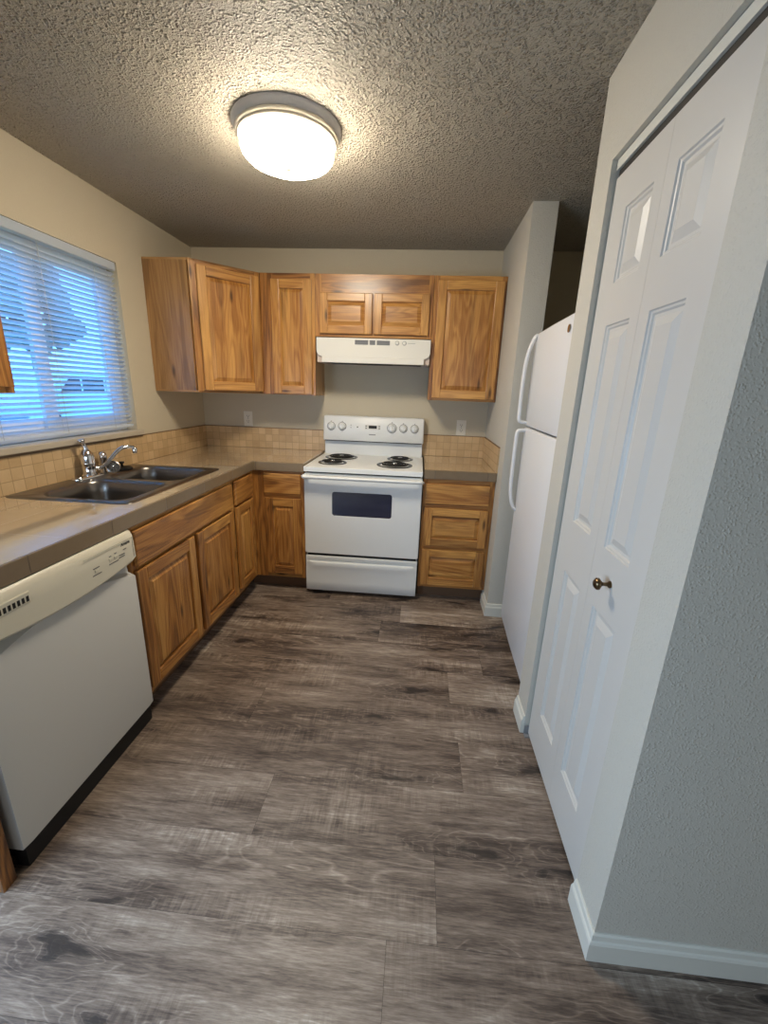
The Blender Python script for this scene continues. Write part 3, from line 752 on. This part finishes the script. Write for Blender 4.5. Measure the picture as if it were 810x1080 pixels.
# burners
for x, y, r in ((1.158, -.217, .104), (1.141, -.470, .082), (1.596, -.190, .080), (1.571, -.460, .106)):
    bb = B(); bb.lathe([(.0, -.012), (r*.35, -.014), (r*.8, -.008), (r*.97, .0015), (r+.008, .004), (r+.016, .003), (r+.017, 0.0), (.0, -.014)], (0, 0, 0), seg=40)
    o = bb.done('burner', MPAN, c, sharp=50); o.location = (x-RX0, y, .9155)
    bb = B(); pts = []; turns = 4 if r > .09 else 3.5; nn = int(turns*26)
    for i in range(nn+1):
        t = i/nn; a = t*turns*2*PI; q = .020+(r-.032)*t; pts.append((q*math.cos(a), q*math.sin(a), .010))
    bb.tube(pts, .0052, 8, side=(0, 0, 1)); bb.done('coil', MIRN, o, sharp=70)
    bb = B(); bb.lathe([(.016, .006), (.017, .014), (.012, .016), (.0, .016)], (0, 0, 0), seg=18); bb.done('centre_cap', MCHR, o)
# oven door
d = B(); wx0, wx1, wz0, wz1 = 1.1735-RX0, 1.576-RX0, .586, .754
yf, yb_ = -.658, -.612
Z0, Z1 = .314, .868
d.mi = 0
loopW = rrect(wx0, wx1, wz0, wz1, .018, 5)
outer = rrect(0, rw, Z0, Z1, .012, 5)
def frontface(d, outer, hole, y):
    rings = [[d.bm.verts.new((x, y, z)) for x, z in lp] for lp in (outer, hole)]; n_ = len(outer)
    for i in range(n_): d.bm.faces.new((rings[0][i], rings[0][(i+1) % n_], rings[1][(i+1) % n_], rings[1][i]))
    return rings
ro, rh = frontface(d, outer, loopW, yf)
def ringskin(d, A_, pts):
    C_ = [d.bm.verts.new(p) for p in pts]; n_ = len(A_)
    for i in range(n_):
        f = d.bm.faces.new((A_[i], A_[(i+1) % n_], C_[(i+1) % n_], C_[i])); f.smooth = True
    return C_
q = ringskin(d, ro, [(x+(-.004 if x < .1 else .004), yf+.005, z+(-.004 if z < .5 else .004)) for x, z in outer]); q = ringskin(d, q, [(v.co.x, yb_, v.co.z) for v in q]); d.bm.faces.new(q)
q = ringskin(d, rh, [(x, yf+.006, z) for x, z in rrect(wx0+.003, wx1-.003, wz0+.003, wz1-.003, .016, 5)])
door = d.done('oven_door', MAPP, c, sharp=25)
d = B(); lp = rrect(wx0+.002, wx1-.002, wz0+.002, wz1-.002, .016, 5)
d.quadgrid([[(x, yf+.003, z) for x, z in lp], [(x, yf+.010, z) for x, z in lp]], True, True, smooth=False); d.done('oven_window', MGLS, door)
d = B(); hp = spline([(.004, yf-.002, .846), (.010, yf-.030, .850), (.040, yf-.042, .852), (rw/2, yf-.046, .853), (rw-.040, yf-.042, .852), (rw-.010, yf-.030, .850), (rw-.004, yf-.002, .846)], 6)
d.tube(hp, .012, 14, flat=1.65, side=(0, 1, 0)); d.box((.006, yf-.020, .838), (.030, yf+.002, .866)); d.box((rw-.030, yf-.020, .838), (rw-.006, yf+.002, .866)); d.done('handle', MAPP, door, sharp=60)
for za, zb_ in ((.289, .316), (.866, .884)):
    b = B(); b.box((.01, -.640, za), (rw-.01, -.606, zb_)); b.done('shadow_gap', MBLK, c)
# storage drawer with a scooped pull along its top
d = B(); N = 30; rows = []
for i in range(N+1):
    s_ = i/N; x = rw*s_; inn = min(1, max(0, min(s_, 1-s_)/.045-.5)); inn = inn*inn*(3-2*inn)
    e_ = .004 if i in (0, N) else 0
    prof = [(-.612, .028), (-.650, .028), (-.656, .034), (-.658, .10), (-.6585, .175), (-.656-.010*inn, .215), (-.657-.014*inn, .235), (-.657-.010*inn, .248), (-.657+.012*inn, .254), (-.657+.006*inn, .262), (-.657, .270), (-.655, .286), (-.648, .290), (-.612, .290)]
    rows.append([(x, y+e_, z) for y, z in prof])
d.quadgrid(rows, True, True); d.done('storage_drawer', MAPP, c, sharp=45)

# ------------------------------------------------------------------ range hood
c = thing('range_hood', 'white under-cabinet range hood with grey switch strip above the range', 'range hood', (1.000, 0, 0))
hw_ = 1.7705-1.000; hz0, hz1, hy = 1.578, 1.737, -.330
b = B(); t = .010
b.box((.003, hy+.028, hz0+.002), (.003+t, -.002, hz1)); b.box((hw_-.003-t, hy+.028, hz0+.002), (hw_-.003, -.002, hz1)); b.box((.013, hy+.028, hz1-t), (hw_-.013, -.002, hz1)); b.box((.013, -.012, hz0+.002), (hw_-.013, -.002, hz1-t))
b.box((.003, hy+.018, hz0+.002), (.055, hy+.028, hz1-.03)); b.box((hw_-.055, hy+.018, hz0+.002), (hw_-.003, hy+.028, hz1-.03))
b.done('shell', MHSD, c)
# visor: flat top band, ends curved in to a narrower lip
cw = .038
out = [(0, hz1), (0, 1.655)] + [(cw*(1-math.cos(a)), 1.655-.038*math.sin(a)) for a in [PI/2*k/8 for k in range(1, 9)]] + [(cw, 1.617)]
fr_ = [(x, z) for x, z in out]; fl_ = [(hw_-x, z) for x, z in out[::-1]]
lp = fr_+fl_
b = B()
rA = [[(x, hy, z) for x, z in lp], [(x, hy+.020, z) for x, z in lp]]
b.quadgrid(rA, True, True, smooth=False); b.box((0, hy+.018, hz1-.010), (hw_, hy+.05, hz1)); b.done('visor', MHOOD, c, .003)
b = B(); b.box((cw, hy-.006, hz0), (hw_-cw, hy+.014, 1.6165)); b.done('lip', MHOOD, c, .004)
b = B(); b.box((.060, hy+.03, hz0+.006), (hw_-.06, -.03, hz0+.016)); b.done('grease_filter', MFIL, c)
b = B(); b.box((.26, hy+.040, hz0-.004), (.52, hy+.13, hz0+.007)); b.done('light_lens', MFIL, c, .003)
for xa, xb in ((1.2635, 1.353), (1.363, 1.401), (1.411, 1.499)):
    b = B(); b.box((xa-1.0, hy-.003, 1.697), (xb-1.0, hy+.002, 1.725)); v = b.done('grille', MGRY, c, .001, 1)
    for k in range(4): 
        bb = B(); bb.box((xa-1.0+.004, hy-.0045, 1.7005+.006*k), (xb-1.0-.004, hy-.0025, 1.7025+.006*k)); bb.done('rib', MPRT, v)
for x in (.548, .596):
    b = B(); b.lathe([(.0105, 0), (.0105, -.006), (.008, -.008), (0, -.008)], (x, hy, 1.712), 'y', 20); b.done('switch', MHOOD, c, sharp=40)
    b = B(); b.lathe([(.0135, -.0003), (.0135, -.001), (.0108, -.001)], (x, hy, 1.712), 'y', 20); b.done('switch_ring', MGRY, c)
b = B(); b.box((.618, hy-.0012, 1.711), (.668, hy+.001, 1.713)); b.done('switch_print', MGRY, c)

# ------------------------------------------------------------------ refrigerator (faces -x, slightly turned)
ph = math.radians(-92.09)
c = thing('refrigerator', 'white top-freezer refrigerator standing in the alcove', 'refrigerator', (2.305, -.885, 0), ph)
fwid, fz = .712, 1.714
b = B(); b.box((.004, .070, .030), (fwid-.004, .68, fz-.006)); b.done('cabinet', MFRG, c, .006)
b = B(); b.box((.012, .050, .004), (fwid-.012, .072, .072)); b.done('toe_grille', MBLK, c)
b = B(); b.box((.01, .052, 1.238), (fwid-.01, .072, 1.256)); b.done('door_gasket', MBLK, c)
def fdoor(name, za, zb_):
    b = B(); rows = []
    prof = [(0, .058), (0, .016), (.003, .007), (.010, .002), (.03, -.001), (fwid/2, -.004), (fwid-.03, -.001), (fwid-.010, .002), (fwid-.003, .007), (fwid, .016), (fwid, .058)]
    for z, e_ in ((za, .006), (za+.003, .002), (za+.008, 0), (zb_-.008, 0), (zb_-.003, .002), (zb_, .006)):
        rows.append([(x, y+(e_ if y < .05 else 0), z) for x, y in prof])
    b.quadgrid(rows, True, True); return b.done(name, MFRG, c, sharp=45)
fd = fdoor('freezer_door', 1.250, fz)
hx = .060
b = B(); b.tube(spline([(hx, .002, 1.706), (hx, -.010, 1.694), (hx, -.030, 1.640), (hx, -.042, 1.560), (hx, -.045, 1.45), (hx, -.044, 1.32), (hx, -.042, 1.284), (hx, -.030, 1.270), (hx, .002, 1.266)], 6), .0135, 14, flat=.75, side=(1, 0, 0)); b.done('handle', MFRG, fd, sharp=70)
fd = fdoor('fresh_food_door', .076, 1.240)
b = B(); b.tube(spline([(hx, .002, 1.226), (hx, -.030, 1.224), (hx, -.043, 1.212), (hx, -.045, 1.16), (hx, -.045, 1.02), (hx, -.043, .92), (hx, -.036, .85), (hx, -.018, .795), (hx, .002, .775)], 6), .0135, 14, flat=.75, side=(1, 0, 0)); b.done('handle', MFRG, fd, sharp=70)
b = B(); b.lathe([(.0, -.0075), (.013, -.0075), (.0135, -.006), (.0135, -.001)], (.640, 0, 1.661), 'y', 24); bd = b.done('badge', MPRT, c, sharp=40)
b = B(); b.lathe([(.0120, -.0078), (.0150, -.0080), (.0160, -.006), (.016, -.001)], (.640, 0, 1.661), 'y', 24); b.done('badge_rim', MCHR, bd, sharp=40)

# ------------------------------------------------------------------ bifold closet door (faces -x)
c = struct(bpy.data.objects.new('door_1', None), 'white two-leaf panelled folding closet door'); COL.objects.link(c); c.location = (2.268, -1.791, 0); c.rotation_euler = (0, 0, -PI/2)
def molded_leaf(x0, x1, px0, px1):
    b = B(); za, zb_ = .012, 2.034; t = .034
    cells = [(.193, .817), (1.001, 1.618), (1.733, 1.928)]
    zs = [za]+[z for c_ in cells for z in c_]+[zb_]
    def F(*p): b.face(p)
    for xa, xb in ((x0, px0), (px1, x1)): F((xa, 0, za), (xb, 0, za), (xb, 0, zb_), (xa, 0, zb_))
    for i in range(0, len(zs), 2): F((px0, 0, zs[i]), (px1, 0, zs[i]), (px1, 0, zs[i+1]), (px0, 0, zs[i+1]))
    for c0, c1 in cells:
        def ring(i, y): return [(px0+i, y, c0+i), (px1-i, y, c0+i), (px1-i, y, c1-i), (px0+i, y, c1-i)]
        R = [ring(0, 0), ring(.003, .004), ring(.008, .005), ring(.012, .0095), ring(.020, .0095), ring(.040, .002), ring(.041, .0015)]
        for A_, C_ in zip(R, R[1:]):
            for i in range(4): F(A_[i], A_[(i+1) % 4], C_[(i+1) % 4], C_[i])
        F(*R[-1])
    F((x0, t, za), (x0, t, zb_), (x1, t, zb_), (x1, t, za)); F((x0, 0, za), (x0, 0, zb_), (x0, t, zb_), (x0, t, za)); F((x1, 0, za), (x1, t, za), (x1, t, zb_), (x1, 0, zb_))
    F((x0, 0, zb_), (x1, 0, zb_), (x1, t, zb_), (x0, t, zb_)); F((x0, 0, za), (x0, t, za), (x1, t, za), (x1, 0, za))
    return b.done('door_leaf', MD, c, weld=True)
molded_leaf(.003, .3045, .104, .254); l2 = molded_leaf(.3055, .615, .356, .505)
b = B(); b.lathe([(.010, 0), (.010, -.004), (.0055, -.008), (.005, -.020), (.010, -.026), (.0165, -.031), (.0165, -.037), (.010, -.043), (.0, -.045)], (.434, 0, .9216), 'y', 24); b.done('knob', MBRS, l2, sharp=50)
b = B(); b.box((.0, -.004, 2.056), (.616, .030, 2.083)); b.done('top_track', MT, c)
b = B(); b.box((.004, .004, 2.036), (.612, .028, 2.056)); b.done('track_gap', MBLK, c)
b = B(); b.box((.000, -.018, .001), (.022, .016, .006)); b.box((.000, -.018, .001), (.003, .016, .045)); b.lathe([(.005, .004), (.005, .018), (.0, .018)], (.013, .006, 0), seg=10); b.done('pivot_bracket', MGRY, c)

# ------------------------------------------------------------------ outlets
def outlet(label, x, z):
    c = thing('wall_outlet', label, 'outlet', (x, 0, z))
    b = B(); b.box((-.036, -.006, -.058), (.036, -.0005, .058)); b.done('cover_plate', MIVO, c, .002)
    for dz in (-.020, .020):
        b = B(); lp = rrect(-.017, .017, dz-.0145, dz+.0145, .010, 4); b.quadgrid([[(x_, -.0085, z_) for x_, z_ in lp], [(x_, -.005, z_) for x_, z_ in lp]], True, True, smooth=False); r = b.done('socket', MIVO, c)
        b = B(); b.box((-.0085, -.0092, dz-.002), (-.0060, -.0080, dz+.008)); b.box((.0060, -.0092, dz-.002), (.0085, -.0080, dz+.008)); b.lathe([(.003, -.0092), (.003, -.0080)], (0, 0, dz-.008), 'y', 10); b.done('slots', MBLK, r)
    b = B(); b.lathe([(.003, -.0075), (.003, -.005)], (0, 0, 0), 'y', 10); b.done('screw', MGRY, c)
outlet('beige wall outlet under the narrow wall cabinet, left of the range', .364, 1.154)
outlet('beige wall outlet above the short counter to the right of the range', 2.047, 1.151)

# ------------------------------------------------------------------ ceiling light
c = thing('ceiling_light', 'round flush ceiling light with glowing frosted glass dome', 'lamp', (1.160, -1.415, H))
b = B(); b.lathe([(.0, -.0005), (.205, -.0005), (.2055, -.006), (.196, -.020), (.190, -.026), (.0, -.026)], (0, 0, 0), seg=64); b.done('base', MLP, c, sharp=50)
b = B(); b.lathe([(.0, -.0265), (.190, -.0265), (.194, -.029), (.194, -.033), (.189, -.038), (.1855, -.039), (.1870, -.041), (.1855, -.046), (.180, -.050), (.1765, -.051), (.1775, -.053), (.174, -.056), (.0, -.056)], (0, 0, 0), seg=64); b.done('trim_ring', MLT, c, sharp=60)
b = B(); b.lathe([(.160, -.0562), (.168, -.060), (.1745, -.068), (.1755, -.078), (.171, -.090), (.158, -.103), (.130, -.115), (.085, -.123), (.04, -.1275), (.0, -.129)], (0, 0, 0), seg=64); b.done('glass_dome', MLAMP, c, sharp=80)
b = B(); b.lathe([(.012, -.128), (.013, -.132), (.008, -.137), (.0, -.139)], (0, 0, 0), seg=20); b.done('finial', MLT, c)

# ------------------------------------------------------------------ outside the window
b = B(); b.box((-90, -60, -.40), (-.121, 110, -.30)); struct(b.done('ground', foliage('lawn', lin(120, 150, 104), lin(150, 170, 120))))
b = B(); b.box((-22, -50, -.299), (-9.5, 100, -.27)); struct(b.done('road', plain('asphalt', lin(170, 176, 184), .9)))
MLEAF = foliage('haze_pale_leaves', lin(84, 104, 100), lin(118, 138, 126)); MBARK = plain('bark', lin(62, 54, 50), .9)  # leaf tones lightened to paint in outdoor haze and overexposure
def tree(x, y, h, r, label):
    c = thing('tree', label, 'tree', (x, y, -.3)); rnd = random.Random(int(x*7+y*13))
    b = B(); b.tube(spline([(0, 0, 0), (.1, .05, h*.25), (0, .1, h*.5), (.1, 0, h*.85)], 4), [.22*(1-.06*i) for i in range(13)], 10); b.done('trunk', MBARK, c)
    b = B()
    for k in range(60):
        a, q = rnd.random()*2*PI, r*math.sqrt(rnd.random()); z = h*(.42+.6*rnd.random()); q *= max(.15, 1-abs(z/h-.6)*1.5)
        m = Matrix.Translation((q*math.cos(a), q*math.sin(a), z)) @ Matrix.Diagonal((*[rnd.uniform(.25, .5)*r*.6]*2, rnd.uniform(.2, .4)*r*.5, 1))
        bmesh.ops.create_icosphere(b.bm, subdivisions=2, radius=1, matrix=m)
    for v in b.bm.verts: v.co += Vector((rnd.uniform(-1, 1), rnd.uniform(-1, 1), rnd.uniform(-1, 1)))*.16*r*.4
    b.done('crown', MLEAF, c)
tree(-24, 24, 8.5, 3.4, 'dark tree seen through the far half of the blind')
tree(-30, 16.5, 7.0, 3.0, 'dark tree seen through the near half of the blind, beyond the road')
# pale van parked at the kerb
c = thing('parked_vehicle', 'pale vehicle parked on the road, seen through the lower far part of the blind', 'car', (-10.9, 11.0, -.27), math.radians(0))
MVAN = plain('pale_van_paint', lin(214, 222, 230), .3, coat=.5); MVG = plain('van_glass', lin(28, 34, 44), .08); MTY = plain('tyre_rubber', lin(30, 30, 32), .8)
b = B(); side = [(-2.3, .35), (-2.35, .85), (-2.2, 1.05), (-1.45, 1.20), (-.85, 1.85), (-.6, 1.95), (2.1, 1.95), (2.3, 1.75), (2.38, 1.0), (2.38, .35)]
b.quadgrid([[(-.9, y, z) for y, z in side], [(-.82, y, z) for y, z in side], [(.82, y, z) for y, z in side], [(.9, y, z) for y, z in side]], True, True, smooth=False); b.done('body', MVAN, c, .05, 2)
for ya_, yb_ in ((-.95, -.15), (-.05, .95), (1.05, 2.1)):
    b = B(); b.prism([(ya_+(.35 if ya_ < -.5 else 0), 1.72), (yb_, 1.72), (yb_, 1.25), (ya_-(.1 if ya_ < -.5 else 0), 1.25)], .895, .912, lambda u, v, a: (a, u, v)); b.done('side_window', MVG, c)
for yy in (-1.45, 1.5):
    for xx in (-.8, .8):
        b = B(); b.lathe([(.0, -.12), (.26, -.12), (.34, -.09), (.34, .09), (.26, .12), (.0, .12)], (xx, yy, .345), 'x', 24); w_ = b.done('wheel', MTY, c, sharp=40)
        b = B(); b.lathe([(.2, .125), (.2, .135), (.0, .14)] if xx > 0 else [(.2, -.125), (.2, -.135), (.0, -.14)], (xx, yy, .345), 'x', 20); b.done('hub_cap', MGRY, w_)
b = B(); b.box((-.86, -2.40, .35), (.86, -2.33, .55)); b.done('bumper', MGRY, c, .02)
